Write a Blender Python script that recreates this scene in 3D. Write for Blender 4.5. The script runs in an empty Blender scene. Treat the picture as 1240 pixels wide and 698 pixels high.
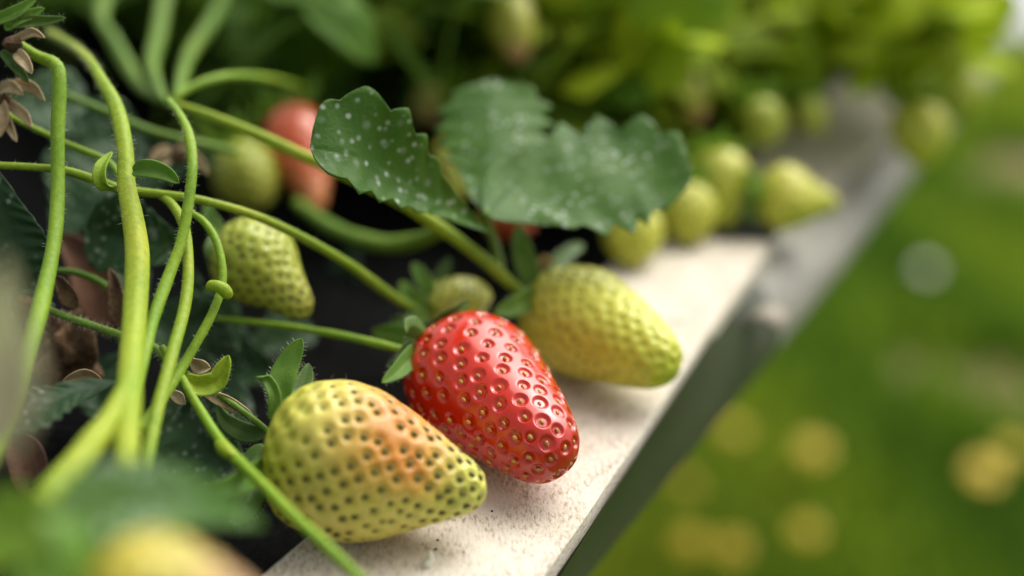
import bpy, math, random
import numpy as np
from mathutils import Vector

random.seed(7); rng = np.random.default_rng(11)
R_ = math.radians
sc = bpy.context.scene
col = sc.collection

# ------------------------------------------------------------------ camera
PITCH, H, F = R_(21.0), 0.148, 1722.2        # F: focal length in pixels of a 1240 px wide frame
FOCUS, FSTOP = 0.292, 4.0
cd = bpy.data.cameras.new('camera'); cam = bpy.data.objects.new('camera', cd); col.objects.link(cam)
cam.location = (0, 0, H); cam.rotation_euler = (math.pi/2 - PITCH, 0, 0)
cd.lens = 50; cd.sensor_width = 36; cd.clip_start = 0.005; cd.clip_end = 300
cd.dof.use_dof = True; cd.dof.focus_distance = FOCUS; cd.dof.aperture_fstop = FSTOP; cd.dof.aperture_blades = 0
sc.camera = cam

# ------------------------------------------------------------------ sky, sun, exposure
SUN_EL, SUN_AZ = R_(54), R_(46)              # azimuth clockwise from +Y: light comes from the right, a little behind
w = bpy.data.worlds.new('World'); sc.world = w; w.use_nodes = True
nt = w.node_tree; bg = nt.nodes['Background']
sky = nt.nodes.new('ShaderNodeTexSky'); sky.sky_type = 'NISHITA'; sky.sun_disc = False
sky.sun_elevation = SUN_EL; sky.sun_rotation = SUN_AZ
sky.air_density = 1.0; sky.dust_density = 6.0; sky.ozone_density = 0.3
hs = nt.nodes.new('ShaderNodeHueSaturation'); hs.inputs['Saturation'].default_value = 0.12
nt.links.new(sky.outputs[0], hs.inputs['Color']); nt.links.new(hs.outputs[0], bg.inputs['Color'])
bg.inputs['Strength'].default_value = 0.11
sl = bpy.data.lights.new('sun', 'SUN'); sl.energy = 1.5; sl.angle = R_(70); sl.color = (1, .93, .80)
so = bpy.data.objects.new('sun', sl); col.objects.link(so)
sd = Vector((math.sin(SUN_AZ)*math.cos(SUN_EL), math.cos(SUN_AZ)*math.cos(SUN_EL), math.sin(SUN_EL)))
so.rotation_euler = sd.to_track_quat('Z', 'Y').to_euler()
so.location = (1, 1, 2)
vs = sc.view_settings; vs.view_transform = 'Standard'; vs.look = 'None'; vs.exposure = 0.7; vs.gamma = 1
vs.use_curve_mapping = False
sc.cycles.use_denoising = True
sc.cycles.max_bounces = 8; sc.cycles.transparent_max_bounces = 8
sc.cycles.sample_clamp_indirect = 4

# ------------------------------------------------------------------ helpers: positions
CAM = np.array([0, 0, H])
FW = np.array([0, math.cos(PITCH), -math.sin(PITCH)]); UP = np.array([0, math.sin(PITCH), math.cos(PITCH)]); RT = np.array([1., 0, 0])
def P(px, py, Z):
    """pixel direction at depth Z metres along the lens axis"""
    return CAM + Z*(FW + RT*(px-620)/F + UP*(349-py)/F)
def PZ(px, py, z):
    """pixel direction cut with the level plane at height z"""
    d = FW + RT*(px-620)/F + UP*(349-py)/F
    return CAM + d*((z-H)/d[2])
def proj(p):
    q = np.asarray(p)-CAM; Z = q@FW
    return 620+F*(q@RT)/Z, 349-F*(q@UP)/Z, Z
def nrm(v):
    v = np.asarray(v, float); return v/(np.linalg.norm(v, axis=-1, keepdims=True)+1e-12)

# ------------------------------------------------------------------ helpers: objects
def mesh(name, V, Fc, smooth=True):
    me = bpy.data.meshes.new(name)
    V = np.asarray(V, np.float32)
    if isinstance(Fc, np.ndarray):
        n, k = Fc.shape
        me.vertices.add(len(V)); me.vertices.foreach_set('co', V.ravel())
        me.loops.add(n*k); me.loops.foreach_set('vertex_index', Fc.astype(np.int32).ravel())
        me.polygons.add(n); me.polygons.foreach_set('loop_start', np.arange(0, n*k, k, dtype=np.int32))
        me.update(calc_edges=True); me.validate()
    else:
        me.from_pydata([tuple(map(float, v)) for v in V], [], Fc); me.update()
    if smooth: me.polygons.foreach_set('use_smooth', [True]*len(me.polygons))
    return me
def thing(name, label, cat, loc, group=None):
    o = bpy.data.objects.new(name, None); col.objects.link(o); o.location = tuple(map(float, loc))
    o.empty_display_size = .005
    o['label'] = label; o['category'] = cat
    if group: o['group'] = group
    return o
def part(name, V, Fc, mat, parent=None, smooth=True, stuff=False, colr=None):
    V = np.asarray(V, float)
    root = parent; off = np.zeros(3)
    while root is not None:
        off += np.array(root.location); root = root.parent
    me = mesh(name, V-off, Fc, smooth)
    if colr is not None:
        a = me.color_attributes.new('tint', 'FLOAT_COLOR', 'POINT')
        c = np.ones((len(V), 4), np.float32); c[:, :3] = colr; a.data.foreach_set('color', c.ravel())
    me.materials.append(mat)
    o = bpy.data.objects.new(name, me); col.objects.link(o)
    if parent is not None: o.parent = parent
    if stuff: o['kind'] = 'stuff'
    return o
def struct(name, V, Fc, mat, smooth=True):
    o = part(name, V, Fc, mat, None, smooth); o['kind'] = 'structure'; return o

# ------------------------------------------------------------------ helpers: geometry
def spline(pts, n):
    p = np.asarray(pts, float)
    if len(p) == 2:
        t = np.linspace(0, 1, n)[:, None]; return p[0]*(1-t)+p[1]*t
    q = np.vstack([2*p[0]-p[1], p, 2*p[-1]-p[-2]])
    seg = np.linalg.norm(np.diff(p[:, :3], axis=0), axis=1); cum = np.r_[0, np.cumsum(seg)]
    s = np.linspace(0, cum[-1], n); i = np.clip(np.searchsorted(cum, s, side='right')-1, 0, len(p)-2)
    t = ((s-cum[i])/seg[i])[:, None]
    a, b, c, d = q[i], q[i+1], q[i+2], q[i+3]
    return .5*((2*b)+(c-a)*t+(2*a-5*b+4*c-d)*t*t+(3*b-a-3*c+d)*t**3)
def grid_faces(a, b, wrap=False):
    i, j = np.meshgrid(np.arange(a-1), np.arange(b if wrap else b-1), indexing='ij'); i = i.ravel(); j = j.ravel(); k = (j+1) % b
    return np.stack([i*b+j, i*b+k, (i+1)*b+k, (i+1)*b+j], 1)
def frames(c):
    T = nrm(np.gradient(c, axis=0)); up = np.array([0.3, -.9, .2]); N = np.zeros_like(T)
    n = up-T[0]*(up@T[0]); n = n/np.linalg.norm(n)
    for i in range(len(T)):
        n = n-T[i]*(n@T[i]); n = n/np.linalg.norm(n); N[i] = n
    return T, N, np.cross(T, N)
def tube(pts, n=60, sides=14, rib=.04, wob=.03, seed=0):
    """pts: rows x, y, z, radius. Returns verts, faces, centre line, radii"""
    s = spline(pts, n); c, r = s[:, :3], np.maximum(s[:, 3], 1e-5)
    rg = np.random.default_rng(seed)
    u = np.linspace(0, 1, n); ph0 = rg.uniform(0, 6, 6)
    r = r*(1+wob*np.sin(u*23+ph0[0])*np.sin(u*9+ph0[1]))
    T, N, B = frames(c)
    a = np.linspace(0, 2*np.pi, sides, endpoint=False)
    rr = r[:, None]*(1+rib*np.cos(5*a+ph0[2])[None]+.02*np.sin(u*31+ph0[3])[:, None]*np.cos(2*a+ph0[4])[None])
    V = c[:, None]+rr[..., None]*(N[:, None]*np.cos(a)[None, :, None]+B[:, None]*np.sin(a)[None, :, None])
    V = V.reshape(-1, 3)
    fl = grid_faces(n, sides, True).tolist()
    k = len(V); V = np.vstack([V, c[0]-T[0]*r[0]*.5, c[-1]+T[-1]*r[-1]*.5])
    fl += [[k, (j+1) % sides, j] for j in range(sides)]
    fl += [[k+1, (n-1)*sides+j, (n-1)*sides+(j+1) % sides] for j in range(sides)]
    return V, fl, c, r
def hair_mesh(base, dirs, lens, thick):
    n = len(base); T = nrm(dirs); a = nrm(np.cross(T, [.3, .5, .8])); b = np.cross(T, a)
    bend = (a*rng.normal(0, .25, (n, 1))+b*rng.normal(0, .25, (n, 1)))*lens[:, None]
    V = np.zeros((n, 7, 3)); mid = base+T*lens[:, None]*.55+bend*.35; tip = base+T*lens[:, None]+bend
    for k in range(3):
        o = a*math.cos(k*2.094)+b*math.sin(k*2.094)
        V[:, k] = base+o*thick; V[:, 3+k] = mid+o*thick*.7
    V[:, 6] = tip
    f = np.array([[0, 1, 4], [0, 4, 3], [1, 2, 5], [1, 5, 4], [2, 0, 3], [2, 3, 5], [3, 4, 6], [4, 5, 6], [5, 3, 6]])
    Fc = (np.arange(n)[:, None, None]*7+f[None]).reshape(-1, 3)
    return V.reshape(-1, 3), Fc
def tube_hairs(c, r, n, length=.0012, thick=.00002, lo=0, hi=1):
    T, N, B = frames(c); i = rng.integers(int(lo*len(c)), max(int(hi*len(c)), int(lo*len(c))+1), n); a = rng.uniform(0, 6.283, n)
    d = N[i]*np.cos(a)[:, None]+B[i]*np.sin(a)[:, None]
    return hair_mesh(c[i]+d*r[i][:, None]*.95+T[i]*rng.uniform(-.0007, .0007, (n, 1)), d+T[i]*rng.uniform(-.1, .6, (n, 1)), length*rng.uniform(.5, 1.3, n), thick)
def blade(center, side, wl, wr=None, n=40, m=7, teeth=0, depth=.1, fold=.25, slant=.0, vein=.0, shape='lance', curl=0., seed=0):
    """leaf surface along a centre line; side: vector to its left edge; widths in metres"""
    rg = np.random.default_rng(seed); wr = wl if wr is None else wr
    big = spline(np.asarray(center, float), n*4); T4 = nrm(np.gradient(big, axis=0)); L = np.linalg.norm(np.diff(big, axis=0), axis=1).sum()
    u = np.linspace(0, 1, n)
    if shape == 'lance': wd = (u+.02)**.45*(1-u)**.62; wd = wd/wd.max()
    elif shape == 'sepal': wd = (.45+.9*u-.3*u*u)*(1-u**2.2)**.9; wd = wd/wd.max()
    elif shape == 'ovate': wd = (u+.004)**.62*(1-u**1.8)**.62; wd = wd/wd.max()
    elif shape == 'obov': wd = (u+.004)**.95*(1-u**5)**.5; wd = wd/wd.max()
    else: wd = (u+.004)**.72*(1-u**3.6)**.55; wd = wd/wd.max()
    v = np.linspace(-1, 1, 2*m+1)
    V = np.zeros((n, 2*m+1, 3)); ph = rg.uniform(0, 6, 4)
    for j, vv in enumerate(v):
        av = abs(vv); ww = (wl if vv < 0 else wr)
        ue = np.clip(u+slant*av*(1-u)*np.minimum(1, u*4), 0, 1); k = ue*(n*4-1); i0 = np.clip(k.astype(int), 0, n*4-2); f = (k-i0)[:, None]
        c = big[i0]*(1-f)+big[i0+1]*f; T = nrm(T4[i0]*(1-f)+T4[i0+1]*f)
        S = np.asarray(side, float)[None]-T*(T@np.asarray(side, float))[:, None]; S = nrm(S); N = np.cross(S, T)
        tm = np.ones(n)
        if teeth:
            x = (u*teeth+.15*np.sin(u*7+ph[0]+(vv > 0))) % 1.0
            tm = 1+depth*((1-np.abs(2*((x*.9+.05)**1.25)-1))**.85-.6)*av**6*np.clip((u-.22)/.2, 0, 1)
        off = -vv*ww*wd*tm
        lift = fold*av*ww*wd + curl*av**2*ww*wd
        if vein: lift = lift+vein*ww*np.cos(2*np.pi*u*teeth if teeth else u*40)*av*(1-av**4*.5)*np.minimum(1, wd*2)
        lift = lift+.05*ww*wd*np.sin(u*5+ph[1]+2*vv)+.03*ww*wd*np.sin(u*11+ph[2]-3*vv)
        V[:, j] = c+S*off[:, None]+N*lift[:, None]
    return V.reshape(-1, 3), grid_faces(n, 2*m+1)

# ------------------------------------------------------------------ materials
def newmat(name):
    m = bpy.data.materials.new(name); m.use_nodes = True
    return m, m.node_tree, m.node_tree.nodes['Principled BSDF']
def ramp(t, stops):
    n = t.nodes.new('ShaderNodeValToRGB'); cr = n.color_ramp
    while len(cr.elements) < len(stops): cr.elements.new(.5)
    for e, (p, c) in zip(cr.elements, stops): e.position = p; e.color = (*c, 1) if len(c) == 3 else c
    return n
def noise(t, scale, detail=3, rough=.55, coord=None, stretch=None):
    n = t.nodes.new('ShaderNodeTexNoise'); n.inputs['Scale'].default_value = scale; n.inputs['Detail'].default_value = detail; n.inputs['Roughness'].default_value = rough
    g = t.nodes.new('ShaderNodeNewGeometry') if coord is None else coord
    src = g.outputs['Position'] if coord is None else coord.outputs['Object']
    if stretch:
        mp = t.nodes.new('ShaderNodeMapping'); mp.inputs['Scale'].default_value = stretch[0]; mp.inputs['Rotation'].default_value = stretch[1]
        t.links.new(src, mp.inputs['Vector']); src = mp.outputs[0]
    t.links.new(src, n.inputs['Vector']); return n
def mixc(t, fac, a, b, mode='MIX'):
    m = t.nodes.new('ShaderNodeMix'); m.data_type = 'RGBA'; m.blend_type = mode
    for k, x in ((0, fac), (6, a), (7, b)):
        if isinstance(x, (int, float)): m.inputs[k].default_value = x
        elif isinstance(x, tuple): m.inputs[k].default_value = (*x, 1)
        else: t.links.new(x, m.inputs[k])
    return m.outputs[2]
def bump(t, b, height, strength, dist):
    n = t.nodes.new('ShaderNodeBump'); n.inputs['Strength'].default_value = strength; n.inputs['Distance'].default_value = dist
    t.links.new(height, n.inputs['Height']); t.links.new(n.outputs[0], b.inputs['Normal']); return n

def stem_mat(name, c1, c2, c3):
    m, t, b = newmat(name)
    n = noise(t, 45, 3); r = ramp(t, [(.32, c1), (.55, c2), (.75, c3)]); t.links.new(n.outputs[0], r.inputs[0])
    n2 = noise(t, 900, 3); r2 = ramp(t, [(.3, (.8, .82, .8)), (.7, (1.12, 1.1, 1.12))]); t.links.new(n2.outputs[0], r2.inputs[0])
    t.links.new(mixc(t, 1.0, r.outputs[0], r2.outputs[0], 'MULTIPLY'), b.inputs['Base Color'])
    b.inputs['Roughness'].default_value = .52; b.inputs['Specular IOR Level'].default_value = .3
    b.inputs['Subsurface Weight'].default_value = .2; b.inputs['Subsurface Radius'].default_value = (1, .8, .4); b.inputs['Subsurface Scale'].default_value = .001
    
    n3 = noise(t, 2200, 3); bump(t, b, n3.outputs[0], .4, .0003); return m
def mat_noise(name, c1, c2, scale, rough=.5, spec=.5, sss=0, sssr=(.001, .001, .0005), bmp=None, detail=3, translucent=None, coat=0):
    m, t, b = newmat(name)
    n = noise(t, scale, detail); r = ramp(t, [(.3, c1), (.7, c2)]); t.links.new(n.outputs[0], r.inputs[0]); t.links.new(r.outputs[0], b.inputs['Base Color'])
    b.inputs['Roughness'].default_value = rough; b.inputs['Specular IOR Level'].default_value = spec; b.inputs['Coat Weight'].default_value = coat
    if sss:
        b.inputs['Subsurface Weight'].default_value = sss; b.inputs['Subsurface Radius'].default_value = (1, .8, .4); b.inputs['Subsurface Scale'].default_value = sssr[0]
    if bmp:
        n2 = noise(t, bmp[0], 4); bump(t, b, n2.outputs[0], bmp[1], bmp[2])
    if translucent:
        out = t.nodes['Material Output']; tr = t.nodes.new('ShaderNodeBsdfTranslucent'); tr.inputs[0].default_value = (*translucent[0], 1)
        mx = t.nodes.new('ShaderNodeMixShader'); mx.inputs[0].default_value = translucent[1]
        t.links.new(b.outputs[0], mx.inputs[1]); t.links.new(tr.outputs[0], mx.inputs[2]); t.links.new(mx.outputs[0], out.inputs[0])
    return m
M = {}
M['stem'] = stem_mat('fresh_stem', (.15, .29, .014), (.22, .36, .018), (.31, .41, .026))
M['stem_dark'] = stem_mat('darker_stem', (.09, .19, .014), (.13, .24, .02), (.19, .29, .03))
M['stem_yellow'] = stem_mat('yellow_stem', (.20, .33, .016), (.29, .39, .022), (.40, .45, .036))
M['hair'] = mat_noise('plant_hair', (.62, .66, .48), (.72, .74, .6), 100, .5, .3)
M['style'] = mat_noise('seed_style', (.25, .12, .04), (.45, .3, .12), 900, .5, .3)
M['sepal'] = mat_noise('sepal_green', (.09, .22, .022), (.20, .36, .05), 160, .5, .4, 0, bmp=(1800, .3, .0004), translucent=((.25, .42, .04), .25))
M['sepal_dark'] = mat_noise('sepal_dark_green', (.05, .12, .018), (.11, .20, .03), 160, .5, .4, 0, bmp=(1800, .3, .0004), translucent=((.14, .26, .02), .2))
M['dry'] = mat_noise('withered_tan', (.32, .22, .11), (.56, .44, .27), 300, .8, .2, 0, bmp=(1500, .6, .0006))
M['brown'] = mat_noise('withered_brown', (.05, .028, .014), (.20, .12, .06), 260, .8, .25, 0, bmp=(900, 1, .0012), detail=6)
M['redbrown'] = mat_noise('old_leaf_brown', (.10, .045, .025), (.2, .10, .055), 90, .7, .3, 0, bmp=(500, .6, .001))

def leaf_mat(name, c1, c2, tr, spots=.0, rough=.42, trw=.22, spec=.5):
    m, t, b = newmat(name)
    n = noise(t, 70, 4); r = ramp(t, [(.3, c1), (.72, c2)]); t.links.new(n.outputs[0], r.inputs[0]); c = r.outputs[0]
    if spots:
        g = t.nodes.new('ShaderNodeNewGeometry'); vo = t.nodes.new('ShaderNodeTexVoronoi'); vo.inputs['Scale'].default_value = 430
        t.links.new(g.outputs['Position'], vo.inputs['Vector'])
        m1 = ramp(t, [(.14, (1, 1, 1)), (.36, (0, 0, 0))]); t.links.new(vo.outputs['Distance'], m1.inputs[0])
        n2 = noise(t, 110, 2); m2 = ramp(t, [(.42, (0, 0, 0)), (.58, (1, 1, 1))]); t.links.new(n2.outputs[0], m2.inputs[0])
        mu = t.nodes.new('ShaderNodeMath'); mu.operation = 'MULTIPLY'; t.links.new(m1.outputs[0], mu.inputs[0]); t.links.new(m2.outputs[0], mu.inputs[1])
        mu2 = t.nodes.new('ShaderNodeMath'); mu2.operation = 'MULTIPLY'; t.links.new(mu.outputs[0], mu2.inputs[0]); mu2.inputs[1].default_value = spots
        c = mixc(t, mu2.outputs[0], c, (.62, .70, .60))
        vb = t.nodes.new('ShaderNodeTexVoronoi'); vb.inputs['Scale'].default_value = 170; t.links.new(g.outputs['Position'], vb.inputs['Vector'])
        m3 = ramp(t, [(.05, (1, 1, 1)), (.22, (0, 0, 0))]); t.links.new(vb.outputs['Distance'], m3.inputs[0])
        mu3 = t.nodes.new('ShaderNodeMath'); mu3.operation = 'MULTIPLY'; t.links.new(m3.outputs[0], mu3.inputs[0]); mu3.inputs[1].default_value = spots*.35
        c = mixc(t, mu3.outputs[0], c, (.60, .68, .58))
    t.links.new(c, b.inputs['Base Color']); b.inputs['Roughness'].default_value = rough; b.inputs['Specular IOR Level'].default_value = spec
    n3 = noise(t, 900, 4); bump(t, b, n3.outputs[0], .35, .0006)
    out = t.nodes['Material Output']; trn = t.nodes.new('ShaderNodeBsdfTranslucent'); trn.inputs[0].default_value = (*tr, 1)
    mx = t.nodes.new('ShaderNodeMixShader'); mx.inputs[0].default_value = trw
    t.links.new(b.outputs[0], mx.inputs[1]); t.links.new(trn.outputs[0], mx.inputs[2]); t.links.new(mx.outputs[0], out.inputs[0])
    return m
M['leaf'] = leaf_mat('leaf_spotted', (.050, .130, .018), (.090, .19, .030), (.14, .30, .016), spots=.7, spec=.22)
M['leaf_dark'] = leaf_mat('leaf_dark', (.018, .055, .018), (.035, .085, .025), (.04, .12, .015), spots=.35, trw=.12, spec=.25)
M['leaf_mid'] = leaf_mat('leaf_mid', (.085, .17, .014), (.15, .25, .018), (.26, .42, .012), trw=.4, rough=.6, spec=.12)
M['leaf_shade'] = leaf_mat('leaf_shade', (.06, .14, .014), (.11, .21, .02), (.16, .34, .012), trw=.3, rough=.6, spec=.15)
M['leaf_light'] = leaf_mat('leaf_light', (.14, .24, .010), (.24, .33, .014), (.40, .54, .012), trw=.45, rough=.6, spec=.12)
M['leaf_pale'] = leaf_mat('leaf_pale_underside', (.34, .36, .16), (.50, .42, .28), (.3, .4, .08), trw=.25)

def berry_mat(name, rough, coat, sss, scale, fine=.2):
    m, t, b = newmat(name)
    a = t.nodes.new('ShaderNodeAttribute'); a.attribute_name = 'tint'
    n = noise(t, 260, 4); r = ramp(t, [(.3, (.86, .86, .86)), (.7, (1.08, 1.08, 1.08))]); t.links.new(n.outputs[0], r.inputs[0])
    t.links.new(mixc(t, 1.0, a.outputs['Color'], r.outputs[0], 'MULTIPLY'), b.inputs['Base Color'])
    b.inputs['Roughness'].default_value = rough; b.inputs['Coat Weight'].default_value = coat; b.inputs['Coat Roughness'].default_value = .1
    b.inputs['Subsurface Weight'].default_value = sss; b.inputs['Subsurface Radius'].default_value = (1, .45, .25); b.inputs['Subsurface Scale'].default_value = scale
    n2 = noise(t, 1600, 3); bump(t, b, n2.outputs[0], fine, .0002)
    return m
M['ripe'] = berry_mat('ripe_flesh', .18, .6, .12, .0010, .06)
M['unripe'] = berry_mat('unripe_flesh', .38, .1, .35, .0015, .2)
M['seed_red'] = mat_noise('seed_gold', (.34, .08, .015), (.62, .42, .07), 350, .3, .5)
M['seed_olive'] = mat_noise('seed_olive', (.06, .05, .012), (.16, .14, .025), 420, .45, .4)
M['seed_green'] = mat_noise('seed_green', (.20, .22, .03), (.32, .33, .05), 420, .45, .4)

# ------------------------------------------------------------------ the setting
# grass far below the trough
GZ = -0.75
m, t, b = newmat('grass_ground')
n = noise(t, 2.2, 5); r = ramp(t, [(.42, (.045, .11, .012)), (.56, (.075, .15, .015)), (.66, (.22, .16, .10))]); t.links.new(n.outputs[0], r.inputs[0]); t.links.new(r.outputs[0], b.inputs['Base Color']); b.inputs['Roughness'].default_value = .9
struct('ground', [(-60, -60, GZ), (60, -60, GZ), (60, 60, GZ), (-60, 60, GZ)], [[0, 1, 2, 3]], m, False)

gm, t, b = newmat('grass_blades')
oi = t.nodes.new('ShaderNodeAttribute'); oi.attribute_name = 'tint'; t.links.new(oi.outputs['Color'], b.inputs['Base Color']); b.inputs['Roughness'].default_value = .7; b.inputs['Specular IOR Level'].default_value = .15
out = t.nodes['Material Output']; trn = t.nodes.new('ShaderNodeBsdfTranslucent'); t.links.new(oi.outputs['Color'], trn.inputs[0]); mx = t.nodes.new('ShaderNodeMixShader'); mx.inputs[0].default_value = .35
t.links.new(b.outputs[0], mx.inputs[1]); t.links.new(trn.outputs[0], mx.inputs[2]); t.links.new(mx.outputs[0], out.inputs[0])
soilm = mat_noise('bare_soil', (.20, .14, .08), (.32, .23, .15), 14, .9, .2, bmp=(40, .6, .02), detail=6)
SOIL = [(1112, 455, .06), (1226, 482, .10), (1238, 215, .16)]
SOILP = []
for px, py, rad in SOIL:
    c_ = PZ(px, py, GZ); SOILP.append((c_[0], c_[1], rad)); a_ = np.linspace(0, 6.283, 40, endpoint=False); ph = rng.uniform(0, 6, 3)
    rr_ = rad*(1+.25*np.sin(2*a_+ph[0])+.15*np.sin(5*a_+ph[1])+.08*np.sin(9*a_+ph[2]))
    struct('soil_patch', np.vstack([[[c_[0], c_[1], GZ+.010]], np.stack([c_[0]+rr_*np.cos(a_), c_[1]+rr_*np.sin(a_)*1.3, np.full(40, GZ+.004)], 1)]), [[0, 1+k, 1+(k+1) % 40] for k in range(40)], soilm)
def grass(n):
    y = .7+rng.random(n)**1.3*(PZ(900, 56, GZ)[1]-.72); x = rng.uniform(-.6, .62, n)*y+.35*y
    # thin, bare patches
    f = np.sin(x*3.1+1.3)*np.sin(y*2.7+.4)+.6*np.sin(x*7.3+y*5.1)+.5*np.sin(x*13-y*9)
    keep = (f < 1.3) | (rng.random(n) < .35)
    for cx_, cy_, rd_ in SOILP: keep &= (np.hypot(x-cx_, (y-cy_)/1.3) > rd_*.95) | (rng.random(n) < .12)
    x, y, f = x[keep], y[keep], f[keep]; n = len(x)
    h = rng.uniform(.03, .09, n); a = rng.uniform(0, 6.283, n); lean = rng.uniform(.1, .9, n)*h; wd = rng.uniform(.0015, .0035, n)*(1+.25*y)
    dx, dy = np.cos(a), np.sin(a); z = np.full(n, GZ)
    B = np.stack([x, y, z], 1); S = np.stack([-dy, dx, 0*x], 1)*wd[:, None]; D = np.stack([dx, dy, 0*x], 1)*lean[:, None]; U = np.stack([0*x, 0*x, h], 1)
    V = np.stack([B-S, B+S, B+.35*D+.6*U+.8*S, B+.35*D+.6*U-.8*S, B+D+U], 1).reshape(-1, 3)
    k = np.arange(n)[:, None]*5
    Fc = np.vstack([k+[0, 1, 2], k+[0, 2, 3], k+[3, 2, 4]])
    c0 = np.array([.20, .34, .020]); c1 = np.array([.36, .44, .035]); c2 = np.array([.08, .18, .014])
    u = np.clip(.5+.28*np.sin(x*2.1+y*1.4)+.3*np.sin(x*6.3-y*2.2+1)*np.sin(y*3.1+x)+.2*np.sin(x*17+y*5)+rng.normal(0, .2, n), 0, 1)[:, None]
    C = np.where(u > .5, c0+(c1-c0)*(u-.5)*2, c2+(c0-c2)*u*2)
    o = part('grass', V, Fc, gm, None, False, True, np.repeat(C, 5, 0)); o['label'] = 'short green grass on the ground below the trough'; o['category'] = 'grass'
grass(110000)
# added pale sheet farther back, stands in for the bright top right corner
m = mat_noise('bright_corner_pale', (.42, .43, .45), (.52, .53, .55), 3, .8, .3)
cA, cB = PZ(900, 54, GZ), PZ(1500, 54, GZ); q = np.array([cA[:2], cB[:2], cB[:2]+[1.5, 3.0], cA[:2]+[-1.5, 3.0]])
struct('bright_corner_sheet', [(a, c, GZ+.012) for a, c in q], [[0, 1, 2, 3]], m, False)

# trough: rim board, outer ledge and side, black film liner
def lerp(a, b, t): return np.asarray(a)*(1-t)+np.asarray(b)*t
rimm, t, b = newmat('weathered_white_rim')
ang = math.atan2(*(PZ(935, 290, 0)-PZ(657, 698, 0))[:2])
st = ((1, .28, 1), (0, 0, ang))
n1 = noise(t, 1500, 5, .65, None, st); n2 = noise(t, 120, 4); n3 = noise(t, 2600, 3, .6, None, st)
g1 = ramp(t, [(.36, (.36, .27, .18)), (.47, (.66, .59, .49)), (.6, (.75, .69, .59))]); t.links.new(n1.outputs[0], g1.inputs[0])
g2 = ramp(t, [(.42, (0, 0, 0)), (.62, (1, 1, 1))]); t.links.new(n2.outputs[0], g2.inputs[0])
sp = ramp(t, [(.38, (1, 1, 1)), (.44, (0, 0, 0))]); t.links.new(n3.outputs[0], sp.inputs[0])
c = mixc(t, g2.outputs[0], g1.outputs[0], (.73, .67, .57))
n4 = noise(t, 34, 3); dn = ramp(t, [(.40, (.12, .12, .12)), (.62, (1, 1, 1))]); t.links.new(n4.outputs[0], dn.inputs[0])
n5 = noise(t, 55, 4); stn = ramp(t, [(.52, (0, 0, 0)), (.75, (.45, .45, .45))]); t.links.new(n5.outputs[0], stn.inputs[0]); c = mixc(t, stn.outputs[0], c, (.42, .36, .24))
mu = t.nodes.new('ShaderNodeMath'); mu.operation = 'MULTIPLY'; t.links.new(sp.outputs[0], mu.inputs[0]); t.links.new(dn.outputs[0], mu.inputs[1])
c = mixc(t, mu.outputs[0], c, (.24, .17, .11)); t.links.new(c, b.inputs['Base Color']); b.inputs['Roughness'].default_value = .75
bump(t, b, n1.outputs[0], .5, .0005)
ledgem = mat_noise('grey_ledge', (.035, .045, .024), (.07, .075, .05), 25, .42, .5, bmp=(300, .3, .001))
sidem = mat_noise('grey_green_side', (.075, .085, .065), (.13, .135, .11), 30, .5, .4, bmp=(200, .3, .001))
film, t, b = newmat('black_film'); b.inputs['Base Color'].default_value = (.0012, .0013, .0015, 1); b.inputs['Roughness'].default_value = .5; b.inputs['Specular IOR Level'].default_value = .03
n = noise(t, 60, 4); bump(t, b, n.outputs[0], .5, .004)

tr = thing('planter_trough', 'long planting trough with white weathered rim and black film lining', 'planter', PZ(700, 640, -.1))
Rn, Rf = PZ(612, 764, 0), PZ(935, 290, 0)
Ln, Lf = PZ(228, 776, 0), PZ(772, 291, 0)
def slab(corners_fn, n, m_, th, name, mat, jag=.00015, seed=0):
    rg = np.random.default_rng(seed); top = np.zeros((n, m_, 3)); 
    for i in range(n):
        for j in range(m_):
            top[i, j] = corners_fn(i/(n-1), j/(m_-1))
    jl, jr = [np.convolve(rg.normal(0, 1, n+8), np.ones(5)/5, 'same')[4:-4]*jag for _ in range(2)]
    d = nrm(top[0, -1]-top[0, 0]); top[:, 0] += d*jl[:, None]; top[:, -1] += d*jr[:, None]
    e = .0006
    inner = top.copy(); inner[:, 0] += d*e; inner[:, -1] -= d*e
    top[:, 0, 2] -= e; top[:, -1, 2] -= e
    rows = np.concatenate([top[:, :1]-[0, 0, th], top[:, :1], inner, top[:, -1:], top[:, -1:]-[0, 0, th]], 1)
    k = rows.shape[1]; f = grid_faces(n, k).tolist()
    f += [list(range(k))[::-1], [(n-1)*k+j for j in range(k)], ] + [[i*k, (i+1)*k, (i+1)*k+k-1, i*k+k-1] for i in range(n-1)]
    return part(name, rows.reshape(-1, 3), f, mat, tr, False)
def rimf(u, v):
    p = lerp(lerp(Ln, Rn, v), lerp(Lf, Rf, v), u); return p+np.array([0, 0, .0006*math.sin(u*9+v*2)*(v*.6+.2)])
slab(rimf, 90, 8, .004, 'rim_board', rimm)
row = nrm(PZ(1090, 225, -.012)-PZ(890, 470, -.012)); lat = np.array([row[1], -row[0], 0])
Rf2, Lf2 = PZ(962, 262, -.003), PZ(845, 235, -.003)
slab(lambda u, v: lerp(Lf2, Rf2, v)+row*u*.30+(lat*.012*u if v > .5 else 0), 12, 4, .004, 'rim_board', rimm, .001, 3)
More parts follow.
